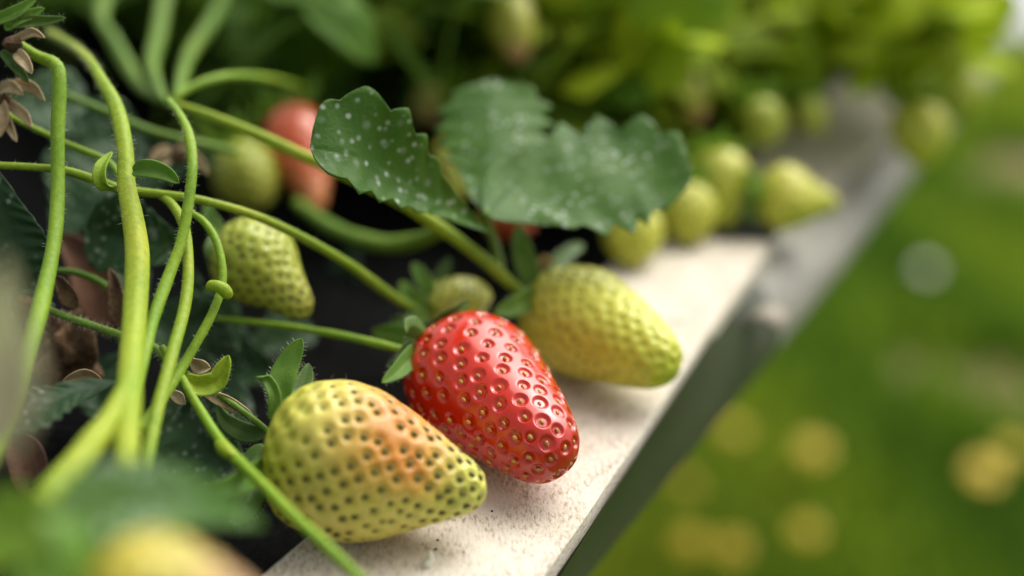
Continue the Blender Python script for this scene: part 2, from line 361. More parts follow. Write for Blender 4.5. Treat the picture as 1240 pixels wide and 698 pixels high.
# outer ledge, widening with distance, then side wall
opx = [(672, 730), (745, 640), (890, 470), (1000, 340), (1090, 225)]
outer = [PZ(a, c_, z_) for (a, c_), z_ in zip(opx, (-.032, -.032, -.026, -.018, -.015))]; outer = [outer[0]-(outer[1]-outer[0])*1.2]+outer; outer.append(outer[-1]+row*.25)
outer = np.array(outer); ol = spline(outer, 80)
def inner_edge(p):
    d = Rf-Rn; k = np.dot((p-Rn)[:2], d[:2])/np.dot(d[:2], d[:2])
    q_ = Rn+d*min(k, 1.0) if k < 1.0 else Rf+row*np.dot(p-Rf, row)
    return q_
il = np.array([inner_edge(p) for p in ol])
il2 = il-(nrm(ol-il))*.004; 
prof = [il2+[0, 0, -.0065], il+[0, 0, -.0065], lerp(il, ol, .3)+[0, 0, -.001], lerp(il, ol, .8), ol+[0, 0, 0], ol-lat*.001+[0, 0, -.006]]
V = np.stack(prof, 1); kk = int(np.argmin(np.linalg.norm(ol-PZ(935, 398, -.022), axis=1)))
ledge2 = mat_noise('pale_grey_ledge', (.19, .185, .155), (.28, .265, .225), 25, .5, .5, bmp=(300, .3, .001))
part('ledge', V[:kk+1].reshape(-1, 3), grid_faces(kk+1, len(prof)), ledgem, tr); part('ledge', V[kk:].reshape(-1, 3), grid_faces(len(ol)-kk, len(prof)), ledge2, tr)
prof2 = [ol-lat*.002+[0, 0, -.0065], ol-lat*.03+[0, 0, -.010], ol*[1, 1, 0]-lat*.10+[0, 0, -.10], ol*[1, 1, 0]-lat*.38+[0, 0, -.12]]
V = np.stack(prof2, 1); part('side_panel', V.reshape(-1, 3), grid_faces(len(ol), len(prof2)), sidem, tr, False)
# pale clip on the ledge
cp = PZ(928, 392, -.012)
a = np.linspace(0, np.pi, 12); rr = .0048
ring = np.array([[math.cos(x)*rr, math.sin(x)*rr*.8] for x in a])
V = []
for k_ in (-1, 1):
    for s_ in (1, .72):
        for x in ring: V.append(cp+lat*x[0]*s_+np.array([0, 0, x[1]*s_])+row*k_*.006)
f = []
for j in range(11): f += [[j, j+1, 24+j+1, 24+j], [12+j, 36+j, 36+j+1, 12+j+1], [j, 12+j, 12+j+1, j+1], [24+j, 24+j+1, 36+j+1, 36+j]]
f += [[0, 24, 36, 12], [11, 23, 47, 35]]
part('clip', V, f, mat_noise('pale_clip', (.22, .19, .15), (.32, .28, .22), 40, .7), tr)
# film liner: a rumpled sheet from under the rim board across the bed
ns, nl = 70, 50; V = []
for i in range(ns):
    s_ = -.30+1.9*i/(ns-1)
    for j in range(nl):
        l = j/(nl-1); base = lerp(Ln, Lf, .5); d = nrm(Lf-Ln)
        p = base+d*(s_-.05)+(-lat)*(l*.62-.012)
        z = -.0055+.010*(1-math.exp(-max(l*.62-.03, 0)/.08))+.003*math.sin(s_*55+l*20)*min(1, max(l-.03, 0)*12)+.002*math.sin(s_*120-l*70+1)*min(1, max(l-.03, 0)*12)
        if l < .03: z = -.0055
        V.append((p[0], p[1], z))
part('film_liner', V, grid_faces(ns, nl), film, tr)

# ------------------------------------------------------------------ berries
PR = {  # (axial, radius) control points of the outline
 'red':   [(0, 0), (-.03, .28), (-.025, .58), (.05, .87), (.17, 1.0), (.32, 1.0), (.5, .89), (.68, .74), (.84, .58), (.94, .45), (.985, .26), (1, 0)],
 'long':  [(0, 0), (-.01, .3), (.03, .64), (.12, .88), (.26, 1.0), (.40, .98), (.58, .81), (.75, .59), (.88, .41), (.955, .28), (.99, .14), (1, 0)],
 'blunt': [(0, 0), (-.01, .3), (.03, .64), (.12, .88), (.26, 1.0), (.40, .96), (.58, .82), (.75, .67), (.88, .52), (.955, .38), (.99, .2), (1, 0)],
 'cone':  [(0, 0), (-.02, .3), (-.01, .62), (.06, .87), (.17, .99), (.28, 1.0), (.45, .90), (.62, .77), (.78, .63), (.9, .49), (.965, .32), (.992, .16), (1, 0)],
 'round': [(0, 0), (-.01, .35), (.07, .72), (.22, .95), (.4, 1.0), (.58, .93), (.76, .74), (.9, .46), (.97, .24), (1, 0)],
 'taper': [(0, 0), (.0, .3), (.05, .62), (.18, .92), (.33, 1.0), (.5, .86), (.66, .62), (.8, .45), (.91, .34), (.975, .2), (1, 0)],
}
def ellipsoids(C, N, D, a, b_, c_):
    """seed drops: N outward, D towards the tip"""
    n = len(C); S = np.cross(N, D); ns_, nr = 7, 5
    th = np.linspace(0, np.pi, nr); ph = np.linspace(0, 2*np.pi, ns_, endpoint=False)
    loc = []
    for x in th:
        for y in ph: loc.append((math.cos(x), math.sin(x)*math.cos(y)*(1-.25*math.cos(x)), math.sin(x)*math.sin(y)))
    loc = np.array(loc)
    V = C[:, None]+D[:, None]*loc[None, :, 0:1]*a+S[:, None]*loc[None, :, 1:2]*b_+N[:, None]*loc[None, :, 2:3]*c_
    f = grid_faces(nr, ns_, True)
    return V.reshape(-1, 3), (np.arange(n)[:, None, None]*len(loc)+f[None]).reshape(-1, 4)
def sepal_ring(root, base, ax, Rb, n, ln, wd, mat, seed, openness=.5, name='calyx'):
    rg = np.random.default_rng(seed); ref = nrm(np.cross(ax, [.2, .5, .84])); ref2 = np.cross(ax, ref)
    cal = None
    for k in range(n):
        a = 2*np.pi*k/n+rg.uniform(-.15, .15); d = ref*math.cos(a)+ref2*math.sin(a); l = ln*rg.uniform(.8, 1.15); o = openness*rg.uniform(.5, 1.4)
        p = [base-ax*.0006+d*.0008, base+d*l*.4-ax*l*.10*o, base+d*l*.75-ax*l*(.45*o), base+d*l*(.95)-ax*l*(.95*o)]
        V, f = blade(p, np.cross(ax, d), wd*rg.uniform(.85, 1.1), n=14, m=3, shape='sepal', fold=.2, seed=seed+k)
        o_ = part('sepal', V, f, mat, root)
def berry(label, base, tip, R, prof='long', colour=None, nseed=170, res=(110, 150), pit=(.0013, .0005), mat='unripe', seedmat='seed_olive', seed=0,
          group=None, rest=None, ell=1.0, bend=None, seeds=True, sepals=None, styles=0, lump=.03, seedsize=1., proud=.15, edge=None, thin=(1, 0)):
    rg = np.random.default_rng(seed); base = np.asarray(base, float); tip = np.asarray(tip, float)
    L = np.linalg.norm(tip-base); ax = (tip-base)/L
    X = nrm(np.cross(ax, [0, 0, 1.])); Y = np.cross(X, ax)         # Y points up
    cp = np.array([(a*L, r*R*(1 if a < thin[0] else 1+thin[1]*(a-thin[0])), 0) for a, r in PR[prof]]); s = spline(cp, res[0]); s[:, 1] = np.maximum(s[:, 1], 0); s[0, 1] = s[-1, 1] = 1e-6
    ph = rg.uniform(0, 6, 6)
    def surf(ti, phi):
        i = np.clip(ti*(len(s)-1), 0, len(s)-1.001); k = i.astype(int); f = i-k
        z = s[k, 0]*(1-f)+s[k+1, 0]*f; r = s[k, 1]*(1-f)+s[k+1, 1]*f
        r = r*(1+lump*np.sin(2*phi+ph[0]+z/L*1.5)+lump*.6*np.sin(3*phi+ph[1]-z/L*3)+lump*.4*np.sin(5*phi+ph[2]+z/L*5))
        p = base+ax*z[..., None]+X*(r*np.cos(phi))[..., None]+Y*(r*np.sin(phi)*ell)[..., None]
        if bend is not None: p = p+np.asarray(bend)*np.clip(z/L, 0, 1)[..., None]**2
        return p
    ti = np.linspace(0, 1, res[0])[:, None]*np.ones(res[1]); phi = np.ones((res[0], 1))*np.linspace(0, 2*np.pi, res[1], endpoint=False)
    G = surf(ti, phi)
    du = np.gradient(G, axis=0); dv = np.roll(G, -1, 1)-np.roll(G, 1, 1); Nn = nrm(np.cross(du, dv)); 
    Nn[0] = -ax; Nn[-1] = ax
    Vb = G.reshape(-1, 3); Nb = Nn.reshape(-1, 3)
    # seeds in a golden spiral, even over the surface and closer near the tip
    dens = s[:, 1]*(1+.8*np.linspace(0, 1, res[0])**2); cum = np.cumsum(dens); cum /= cum[-1]
    q_ = (np.arange(nseed)+.5)/nseed; q_ = .035+.963*q_; ts = np.interp(q_, cum, np.linspace(0, 1, res[0])); fs = np.arange(nseed)*2.399963+rg.normal(0, .06 if edge is None else .03, nseed)
    ts = np.clip(ts+rg.normal(0, .0035 if edge is None else .0015, nseed), 0, 1)
    Sp = surf(ts, fs); Sp2 = surf(np.clip(ts+.01, 0, 1), fs); Sp3 = surf(ts, fs+.02)
    Dn = nrm(Sp2-Sp); Sn = nrm(np.cross(Dn, Sp3-Sp)); 
    d = np.full(len(Vb), 1.); near = np.zeros(len(Vb), int)
    for k in range(0, len(Vb), 4000):
        dd = np.linalg.norm(Vb[k:k+4000, None]-Sp[None], axis=2); near[k:k+4000] = dd.argmin(1); d[k:k+4000] = dd.min(1)
    pr, pd = pit; sz = rg.uniform(.85, 1.15, nseed)[near]
    x = np.clip(1-d/(pr*1.35*sz), 0, 1); bowl = x*x*(3-2*x); bowl = bowl**.75
    if edge is not None: x = np.clip((d/(pr*sz)-edge[0])/(edge[1]-edge[0]), 0, 1); bowl = 1-x*x*(3-2*x)
    disp = -pd*bowl+(pd*.25*np.clip((d-pr)/pr, 0, 1) if edge is None else 0)
    for k in range(7):
        vv_ = nrm(rg.normal(0, 1, 3))*rg.uniform(90, 300); disp = disp+.00013*R/.015*np.sin(Vb@vv_+rg.uniform(0, 6))
    V = Vb+Nb*disp[:, None]
    zshift = 0.
    if rest is not None: zshift = rest-V[:, 2].min(); V[:, 2] += zshift; Sp = Sp+[0, 0, zshift]; base = base+[0, 0, zshift]
    tt = np.clip(((Vb-base)@ax)/L, 0, 1)
    C = colour(tt, Nb, d/pr, rg) if colour else np.tile([.5, .5, .08], (len(Vb), 1))
    root = thing('strawberry', label, 'strawberry', base if rest is None else (V[:, 0].mean(), V[:, 1].mean(), rest), group)
    part('flesh', V, grid_faces(res[0], res[1], True), M[mat], root, colr=C)
    if seeds:
        c0 = Sp-Sn*(pd*(1-proud))[..., None] if np.ndim(proud) else Sp-Sn*(pd*(1-proud))
        Vs, Fs = ellipsoids(c0, Sn, Dn, .00075*seedsize, .00048*seedsize, .00042*seedsize); part('seeds', Vs, Fs, M[seedmat], root, True, True)
    if styles:
        pick = rg.random(nseed) < styles
        Vs, Fs = hair_mesh(Sp[pick]-Sn[pick]*pd*.6, Sn[pick]+Dn[pick]*rg.uniform(-.2, .8, (pick.sum(), 1))+rg.normal(0, .3, (pick.sum(), 3)), rg.uniform(.0010, .0020, pick.sum()), .00005)
        part('styles', Vs, Fs, M['style'], root, True, True)
    if sepals: sepal_ring(root, base, ax, R, sepals[0], sepals[1], sepals[2], M[sepals[3]], seed, sepals[4])
    root['base_pt'] = [float(v) for v in base]
    return root, base, ax
def sm(x, a, b_): x = np.clip((x-a)/(b_-a), 0, 1); return x*x*(3-2*x)
def mixv(a, b_, f): return np.asarray(a)*(1-f[:, None])+np.asarray(b_)*f[:, None]
def c_red(t, N, d, rg):
    C = mixv((.60, .020, .0025), (.52, .015, .003), sm(t, .6, 1)); C = mixv(C, (.68, .04, .008), (1-sm(t, 0, .14))*.6); return C
def c_blush(t, N, d, rg):
    C = mixv((.50, .50, .055), (.64, .55, .11), sm(t, .04, .3)); C = mixv(C, (.58, .56, .10), sm(t, .72, .9))
    toward = N@nrm([.45, -.25, .8]); bl = sm(toward, .15, .9)*sm(t, .22, .55)*(1-sm(t, .68, .93))
    bl = bl*(.88+.12*np.sin(t*17+N[:, 2]*6)); C = mixv(C, (.62, .25, .03), np.clip(bl*1.05, 0, 1))
    return mixv(C, (.28, .31, .02), .7*(1-sm(d, .3, .9)))
def c_yel(k=0., warm=0.):
    def f(t, N, d, rg):
        C = mixv((.60-k, .60-k*.6, .075), (.56-k, .58-k*.6, .05), sm(t, .3, 1)); C = mixv(C, (.62, .42, .08), np.full(len(t), warm)*sm(N[:, 2], -.2, .8))
        return mixv(C, (.36, .40, .03), .45*(1-sm(d, .25, .8)))
    return f
def c_green(t, N, d, rg): return mixv(mixv((.40, .46, .045), (.46, .48, .06), sm(t, .3, 1)), (.20, .26, .02), .6*(1-sm(d, .25, .8)))
def c_orange(t, N, d, rg): return mixv((.62, .10, .03), (.62, .22, .07), sm(t, .5, 1))
def c_tip(t, N, d, rg): return mixv((.46, .46, .05), (.62, .36, .16), sm(t, .7, .95))

def pz(px, py, z): return PZ(px, py, z)
# the ripe one
red, redb, redax = berry('glossy ripe red strawberry lying on the white rim, in sharp focus', pz(546.4, 431, .0171), pz(677, 562, .0118), .0153, 'cone', c_red, 195, (280, 400), (.00160, .00060), 'ripe', 'seed_red', 3, rest=.0006, ell=.98, styles=.8, lump=.015, edge=(.62, 1.12), seedsize=.88, proud=.35)
blu, blub, bluax = berry('large pale yellow strawberry with orange blush at the front of the rim', pz(334, 544, .0181), pz(589, 599, .0119), .0156, 'long', c_blush, 290, (220, 320), (.00125, .00055), 'unripe', 'seed_olive', 5, rest=.0006, styles=.5, lump=.02)
wht, whtb, whtax = berry('unripe yellow green strawberry behind the red one, tip over the rim edge', pz(657, 365.6, .0151), pz(814, 448, .0122), .0137, 'blunt', c_yel(), 300, (160, 230), (.00095, .00042), 'unripe', 'seed_green', 8, rest=.0006, lump=.025)
G2 = 'unripe berries resting in a line on the rim'
hng, hngb, hngax = berry('small green yellow strawberry hanging at left before the black film', P(272, 288, .338), P(380, 370, .330), .0105, 'taper', c_green, 190, (110, 150), (.0009, .0004), 'unripe', 'seed_olive', 12, lump=.03, bend=P(320, 340, .33)-P(326, 329, .33))
berry('blurred round green strawberry beside the orange one at upper left', P(285, 185, .43), P(318, 250, .42), .0102, 'round', c_green, 110, (60, 80), (.001, .0004), seed=13, sepals=(7, .012, .003, 'sepal', .8))
berry('blurred orange red strawberry hanging behind the long diagonal stalk', P(352, 140, .44), P(385, 256, .42), .0105, 'long', c_orange, 120, (60, 80), (.001, .0004), 'ripe', 'seed_red', 14, sepals=(7, .012, .003, 'sepal', .8))
sml, smlb, smlax = berry('small yellow strawberry peeking out just behind the red one', P(522, 374, .352), P(592, 356, .365), .0062, 'round', c_yel(.06), 110, (60, 80), (.0009, .0003), seed=15)
berry('small yellow and red strawberry half hidden under the spotted leaf', P(594, 250, .43), P(645, 278, .42), .0075, 'round', lambda t, N, d, rg: mixv((.52, .40, .06), (.50, .06, .02), sm(t, .25, .6)), 90, (50, 70), (.001, .0003), seed=16)
berry('slim yellow strawberry in the gap between the spotted leaflets', P(540, 172, .47), P(558, 245, .46), .0055, 'long', c_yel(.08), 80, (50, 70), (.001, .0003), seed=17)
berry('tiny round unripe fruit with brown centre left of the upright leaflet', P(522, 108, .50), P(518, 150, .49), .0066, 'round', lambda t, N, d, rg: mixv((.42, .42, .08), (.36, .27, .07), sm(t, .5, 1)), 90, (50, 70), (.0009, .0004), seed=18, sepals=(8, .009, .0024, 'sepal', .6))
berry('yellow strawberry with pinkish tip hanging at the top among leaves', P(612, -8, .48), P(630, 76, .47), .0076, 'round', c_tip, 110, (50, 70), (.001, .0004), seed=19, sepals=(8, .014, .004, 'sepal', .7))
for i, (lab, bp, tp, R, pf, zz) in enumerate([
    ('yellow green strawberry under the right end of the spotted leaf', (768, 262), (765, 320), .0090, 'round', None),
    ('yellow strawberry between the leaf tip and the upright one on the rim', (830, 232), (836, 292), .0090, 'round', None),
    ('yellow strawberry standing tip down, second from the end of the line', (868, 188), (878, 270), .0100, 'long', None),
    ('yellow strawberry with long tip pointing right at the end of the white rim', (918, 240), (1014, 250), .0107, 'taper', None)]):
    if i < 3:
        tip_ = PZ(tp[0], tp[1]+5, .002); Zt = proj(tip_)[2]; base_ = P(bp[0], bp[1], Zt+.010)
        berry(lab, base_, tip_, R, pf, c_yel(), 120, (60, 80), (.001, .0004), seed=30+i, group=G2, rest=.0006, sepals=(7, .012, .003, 'sepal', .5))
    else:
        berry(lab, PZ(bp[0], bp[1], .0115), PZ(tp[0], tp[1], .0075), R, pf, c_yel(-.02), 120, (60, 80), (.001, .0004), seed=30+i, group=G2, rest=.0006, sepals=(7, .012, .003, 'sepal', .5))
G3 = 'small unripe berries far along the row'
far = [('small bright green strawberry hanging above the line on the rim', (920, 126), (928, 178), .495, .0080, c_green),
       ('tiny green strawberry right of the bright green one, above the rim', (978, 122), (990, 162), .51, .0062, c_green),
       ('blurred yellow strawberry overhanging the far rim, lowest at right', (1108, 128), (1120, 204), .53, .0108, c_yel()),
       ('blurred yellow strawberry above the lowest one at far right', (1092, 66), (1110, 138), .58, .0122, c_yel(.05)),
       ('faint yellow strawberry farthest right at the end of the row', (1148, 78), (1166, 148), .62, .0115, c_yel(.1)),
       ('blurred green and yellow fruit hanging above the upright berry', (826, 92), (846, 150), .50, .0076, c_tip),
       ('blurred orange tinted fruit near the top right of the leaves', (838, 18), (842, 60), .56, .0064, lambda t, N, d, rg: np.tile([.52, .33, .12], (len(t), 1))),
       ('blurred brownish yellow fruit hanging right of the orange tinted one', (922, 30), (928, 70), .57, .0065, lambda t, N, d, rg: np.tile([.50, .38, .08], (len(t), 1))),
       ('blurred dull yellow fruit above the tiny green strawberry', (972, 68), (978, 104), .56, .0060, lambda t, N, d, rg: np.tile([.46, .38, .07], (len(t), 1))),
       ('blurred yellow fruit cut by the top edge of the picture', (910, -18), (916, 22), .60, .0072, c_yel(.05))]
for i, (lab, bp, tp, Z, R, cf) in enumerate(far):
    berry(lab, P(*bp, Z+.006), P(*tp, Z), R, 'round', cf, 90, (44, 60), (.001, .0004), seed=50+i, group=G3, seeds=False, sepals=(7, R*1.3, .0034, 'sepal', .7))
berry('huge blurred yellow pink strawberry in the bottom left foreground', P(112, 722, .176), P(330, 756, .176), .0092, 'long', lambda t, N, d, rg: mixv((.55, .47, .05), (.62, .36, .16), sm(t, .45, .8)), 150, (80, 100), (.001, .0004), seed=70, sepals=(7, .011, .003, 'sepal', .9))

# ------------------------------------------------------------------ calyxes of the near berries
def sepal(root, pts, wpx, mat='sepal', side=None, fold=.35, curl=0., shape='lance', hairs=60, seed=0, n=26, name='sepal'):
    p = np.array([P(*q_) for q_ in pts]); Zm = np.mean([q_[2] for q_ in pts]); wd = wpx*Zm/F
    T = nrm(p[-1]-p[0]); s_ = np.cross(T, -FW) if side is None else np.asarray(side)
    V, f = blade(p, s_, wd, n=n, m=5, shape=shape, fold=fold, curl=curl, seed=seed)
    o = part(name, V, f, M[mat], root); md = o.modifiers.new('thickness', 'SOLIDIFY'); md.thickness = .0003; md.offset = 0
    if hairs:
        Vg = V.reshape(n, 11, 3); pick = rng.integers(1, n-1, hairs); sd_ = rng.integers(0, 2, hairs)*10
        e = Vg[pick, sd_]; d = nrm(e-Vg[pick, 5])+nrm(Vg[np.minimum(pick+1, n-1), 5]-Vg[pick, 5])*.6
        hv, hf = hair_mesh(e, d, rng.uniform(.0004, .0011, hairs), .000018); h = part('hairs', hv, hf, M['hair'], o, True, True)
    return o
# big blushed berry: upright pair, hook, receptacle bits
sepal(blu, [(337, 497, .288), (340, 465, .289), (352, 435, .290), (366, 410, .290)], 16, 'sepal', fold=.25, seed=1, hairs=140)
sepal(blu, [(340, 500, .290), (352, 480, .293), (368, 462, .296), (374, 440, .298)], 13, 'sepal_dark', fold=.3, seed=2)
sepal(blu, [(330, 510, .285), (333, 480, .285), (322, 458, .286), (310, 457, .284)], 8, 'sepal', fold=.5, seed=3)
sepal(blu, [(322, 540, .287), (308, 560, .285), (303, 600, .280), (283, 638, .276)], 20, 'sepal_dark', fold=-.5, seed=4, hairs=120)
sepal(blu, [(324, 525, .290), (300, 525, .292), (276, 512, .296), (262, 490, .299)], 12, 'sepal_dark', fold=.3, seed=5)
sepal(blu, [(322, 560, .275), (300, 580, .266), (270, 592, .262), (240, 590, .262)], 15, 'sepal', fold=.3, seed=6)
# red berry
sepal(red, [(508, 418, .315), (498, 432, .311), (482, 450, .307), (462, 464, .304)], 12, 'sepal', fold=.4, seed=11)
sepal(red, [(508, 416, .318), (494, 424, .314), (482, 440, .312), (468, 444, .310)], 9, 'sepal_dark', fold=.5, seed=12)
sepal(red, [(520, 408, .318), (508, 398, .312), (496, 396, .310), (492, 404, .306)], 13, 'sepal_dark', fold=-.4, seed=13, side=(0, .3, 1))
sepal(red, [(520, 402, .322), (536, 388, .320), (552, 378, .319), (568, 364, .320)], 8, 'sepal_dark', fold=.5, seed=14)
sepal(red, [(512, 412, .324), (498, 408, .33), (476, 404, .334), (450, 402, .338)], 13, 'sepal', fold=.3, seed=15)
# berry behind
sepal(wht, [(648, 352, .352), (640, 330, .352), (632, 302, .352), (628, 272, .356)], 13, 'sepal', fold=.3, seed=21)
sepal(wht, [(652, 360, .350), (634, 366, .345), (616, 374, .342), (598, 380, .340)], 14, 'sepal', fold=.3, seed=22)
sepal(wht, [(660, 344, .36), (672, 322, .365), (690, 306, .37), (706, 296, .375)], 10, 'sepal_dark', fold=.3, seed=23)
sepal(wht, [(656, 338, .360), (654, 324, .357), (664, 314, .356), (674, 316, .355)], 9, 'dry', fold=.5, seed=24, hairs=0)
# small one
sepal(sml, [(524, 372, .352), (520, 356, .352), (512, 338, .352), (500, 318, .354)], 10, 'sepal', fold=.3, seed=31)
sepal(sml, [(526, 370, .354), (530, 350, .356), (536, 332, .358), (545, 312, .360)], 9, 'sepal_dark', fold=.3, seed=32)
sepal(sml, [(520, 376, .350), (506, 368, .350), (494, 356, .350), (486, 340, .352)], 11, 'sepal', fold=.3, seed=33)
sepal(sml, [(520, 380, .350), (505, 386, .347), (490, 390, .345), (472, 388, .346)], 9, 'sepal', fold=.3, seed=34)
# hanging one
sepal(hng, [(274, 290, .336), (262, 292, .332), (256, 304, .330), (258, 322, .330)], 9, 'sepal_dark', fold=.4, seed=41)
sepal(hng, [(276, 286, .338), (286, 274, .338), (300, 270, .336), (316, 274, .334)], 8, 'sepal_dark', fold=.4, seed=42)
sepal(hng, [(272, 288, .340), (262, 276, .342), (254, 262, .344), (250, 246, .346)], 9, 'sepal', fold=.4, seed=43)

# ------------------------------------------------------------------ stalks
def stalk(label, pts, mat='stem', hairs=0, n=70, sides=14, hl=.0012, seed=0, group='stalks of the near plant', name='plant_stalk', rib=.03, lo=0, hi=1):
    rows_ = [np.r_[P(x, y, Z), wpx*.46*Z/F] for x, y, Z, wpx in pts]
    V, f, c, r = tube(rows_, n, sides, rib, .05, seed)
    k = int(np.argmin(c[:, 2])); root = thing(name, label, 'plant stalk', c[k], group)
    part('stalk', V, f, M[mat], root)
    if hairs: hv, hf = tube_hairs(c, r, hairs, hl, .000028, lo, hi); part('hairs', hv, hf, M['hair'], root, True, True)
    return root
def bract(root, pts, wpx, mat='stem_yellow', fold=.5, seed=0, hairs=40, side=None): return sepal(root, pts, wpx, mat, side, fold, 0, 'lance', hairs, seed, 22, 'bract')

s1 = stalk('smooth light green stalk bent at its top, leftmost of the tall near stalks', [(18, 52, .306, 14), (44, 68, .304, 15), (66, 78, .302, 18), (72, 96, .301, 18), (70, 160, .299, 18), (70, 230, .296, 19), (66, 290, .290, 20), (52, 360, .280, 22), (34, 430, .268, 24), (12, 510, .256, 26), (-30, 590, .246, 27)], 'stem', 260, 90, 16, .0009, 1)
s2 = stalk('thickest yellow green stalk, upright in the left foreground, blurring towards the bottom', [(60, 40, .37, 10), (88, 56, .345, 12), (108, 74, .325, 14), (121, 95, .316, 17), (140, 130, .308, 20), (151, 180, .300, 21), (153, 225, .295, 24), (160, 262, .291, 28), (166, 310, .286, 31), (163, 380, .276, 33), (158, 450, .260, 33), (154, 530, .240, 32), (152, 600, .226, 30), (150, 660, .216, 26)], 'stem_yellow', 500, 110, 20, .0012, 2, hi=.55)
s2b = stalk('thick blurred stalk branching from the thickest one down to the bottom left', [(160, 440, .262, 24), (148, 485, .250, 30), (110, 540, .236, 35), (60, 600, .223, 38), (10, 655, .213, 38), (-40, 700, .207, 36)], 'stem_yellow', 0, 60, 16, seed=3)
bract(s2, [(162, 208, .294, ), (178, 205, .292), (198, 209, .291), (217, 222, .292)], 11, 'sepal', .6, 51)
bract(s2, [(140, 226, .296), (124, 222, .294), (122, 206, .294), (136, 184, .297)], 8, 'stem', .6, 52)
s3 = stalk('slender hairy green stalk arching over from the upper node and down', [(204, 122, .318, 9), (218, 140, .310, 11), (229, 165, .303, 13), (233, 200, .298, 14), (229, 240, .295, 14), (220, 290, .292, 15), (204, 335, .288, 16), (186, 385, .281, 17), (172, 440, .272, 17), (160, 500, .262, 17)], 'stem', 320, 80, 14, .0009, 4, hi=.7)
s4 = stalk('straight slender stalk just right of the hairy arching one, ending low', [(192, 236, .306, 8), (208, 248, .303, 12), (223, 275, .298, 14), (228, 320, .293, 15), (224, 370, .287, 16), (208, 430, .277, 17), (192, 490, .268, 18), (180, 548, .260, 18), (172, 600, .254, 18)], 'stem_yellow', 80, 70, 14, .0009, 5)
s5 = stalk('thin curled green stalk with a knobbly joint halfway down', [(232, 258, .302, 8), (246, 268, .300, 10), (260, 288, .298, 11), (268, 315, .296, 11), (269, 345, .294, 11), (258, 378, .291, 12), (240, 412, .288, 13), (220, 446, .285, 14), (196, 484, .279, 15), (170, 520, .272, 15)], 'stem', 120, 80, 14, .0007, 6)
# knob: two swollen collars
kn = [np.r_[P(252, 350, .291), .0006], np.r_[P(256, 346, .290), .0011], np.r_[P(264, 347, .2895), .0012], np.r_[P(272, 352, .290), .0014], np.r_[P(276, 358, .2905), .0011], np.r_[P(276, 360, .291), .0003]]
V, f, c, r = tube(kn, 24, 12, .02, .02, 3); part('joint', V, f, M['stem_yellow'], s5)
s6 = stalk('long thin stalk running across from the left edge to the berries at centre', [(-20, 200, .300, 9), (30, 202, .300, 10), (80, 207, .301, 11), (120, 220, .303, 13), (150, 230, .305, 13), (200, 236, .305, 12), (245, 243, .306, 11), (310, 262, .312, 12), (370, 290, .320, 12), (425, 322, .330, 13), (465, 352, .340, 14), (500, 374, .349, 12), (520, 376, .352, 9)], 'stem_yellow', 220, 110, 14, .0008, 7)
s7 = stalk('thin dark stalk crossing behind the bent leftmost one', [(-20, 122, .318, 7), (30, 150, .316, 8), (85, 176, .314, 9), (130, 196, .312, 10), (150, 222, .308, 9)], 'stem', 120, 50, 10, .0008, 8)
s8 = stalk('long diagonal yellow green stalk passing under the spotted leaf', [(212, 126, .345, 10), (255, 141, .341, 13), (310, 163, .338, 15), (370, 190, .336, 16), (430, 217, .336, 17), (490, 248, .338, 17), (545, 284, .341, 17), (590, 318, .345, 17), (622, 346, .349, 15), (652, 362, .354, 10)], 'stem_yellow', 0, 90, 16, seed=9)
s9 = stalk('blurred green stalk looping below the diagonal one', [(360, 246, .41, 16), (395, 272, .395, 20), (430, 288, .385, 22), (470, 297, .378, 23), (505, 292, .370, 22), (535, 280, .360, 18), (550, 286, .350, 12)], 'stem_dark', 0, 50, 14, seed=10)
s10 = stalk('thin straight stalk leading to the ripe red berry', [(262, 386, .330, 7), (300, 390, .328, 9), (350, 396, .325, 10), (410, 406, .322, 11), (455, 416, .321, 12), (490, 424, .321, 12), (520, 424, .322, 10)], 'stem', 40, 60, 12, .0007, 11)
s11 = stalk('bright green stalk crossing in front of the blushed berry to the bottom edge', [(196, 420, .288, 9), (215, 450, .285, 12), (238, 490, .281, 13), (262, 528, .275, 14), (285, 555, .267, 16), (315, 584, .258, 15), (350, 620, .250, 15), (395, 662, .243, 16), (450, 715, .236, 16)], 'stem', 60, 80, 14, .0008, 12)
V, f, c, r = tube([np.r_[P(262, 532, .276), .0004], np.r_[P(268, 540, .272), .0013], np.r_[P(276, 548, .268), .0014], np.r_[P(284, 553, .266), .0004]], 16, 12, .03, .03, 5); part('joint', V, f, M['stem_yellow'], s11)
bract(s11, [(222, 458, .286), (240, 468, .287), (262, 462, .288), (272, 444, .288), (277, 430, .288)], 13, 'stem_yellow', .7, 53, 90)
bract(s11, [(250, 478, .289), (268, 484, .290), (288, 494, .291), (306, 503, .291)], 8, 'dry', .4, 54, 10)
s11b = stalk('short green stalk end pointing at the blushed berry calyx', [(226, 452, .290, 8), (255, 472, .290, 9), (285, 492, .290, 9), (312, 512, .290, 9), (330, 528, .290, 8)], 'stem_dark', 60, 40, 12, .0006, 13)
s12 = stalk('dark green hairy stalk lying low behind the thick stalks', [(52, 372, .304, 9), (80, 384, .303, 10), (115, 396, .302, 11), (150, 408, .301, 12), (190, 424, .300, 13), (215, 452, .295, 12)], 'stem_dark', 420, 60, 14, .0011, 14)
s13 = stalk('short dull green stalk over the brown dead leaf', [(64, 328, .318, 8), (90, 330, .318, 9), (118, 340, .318, 10), (140, 356, .318, 10)], 'stem_dark', 30, 40, 10, .0007, 15)
s15 = stalk('soft dark stalk sloping behind at upper left', [(70, 112, .345, 10), (120, 132, .35, 11), (180, 158, .355, 11), (235, 172, .36, 11), (285, 184, .37, 10)], 'stem_dark', 0, 50, 12, seed=16)
G4 = 'blurred stalks rising at upper left'
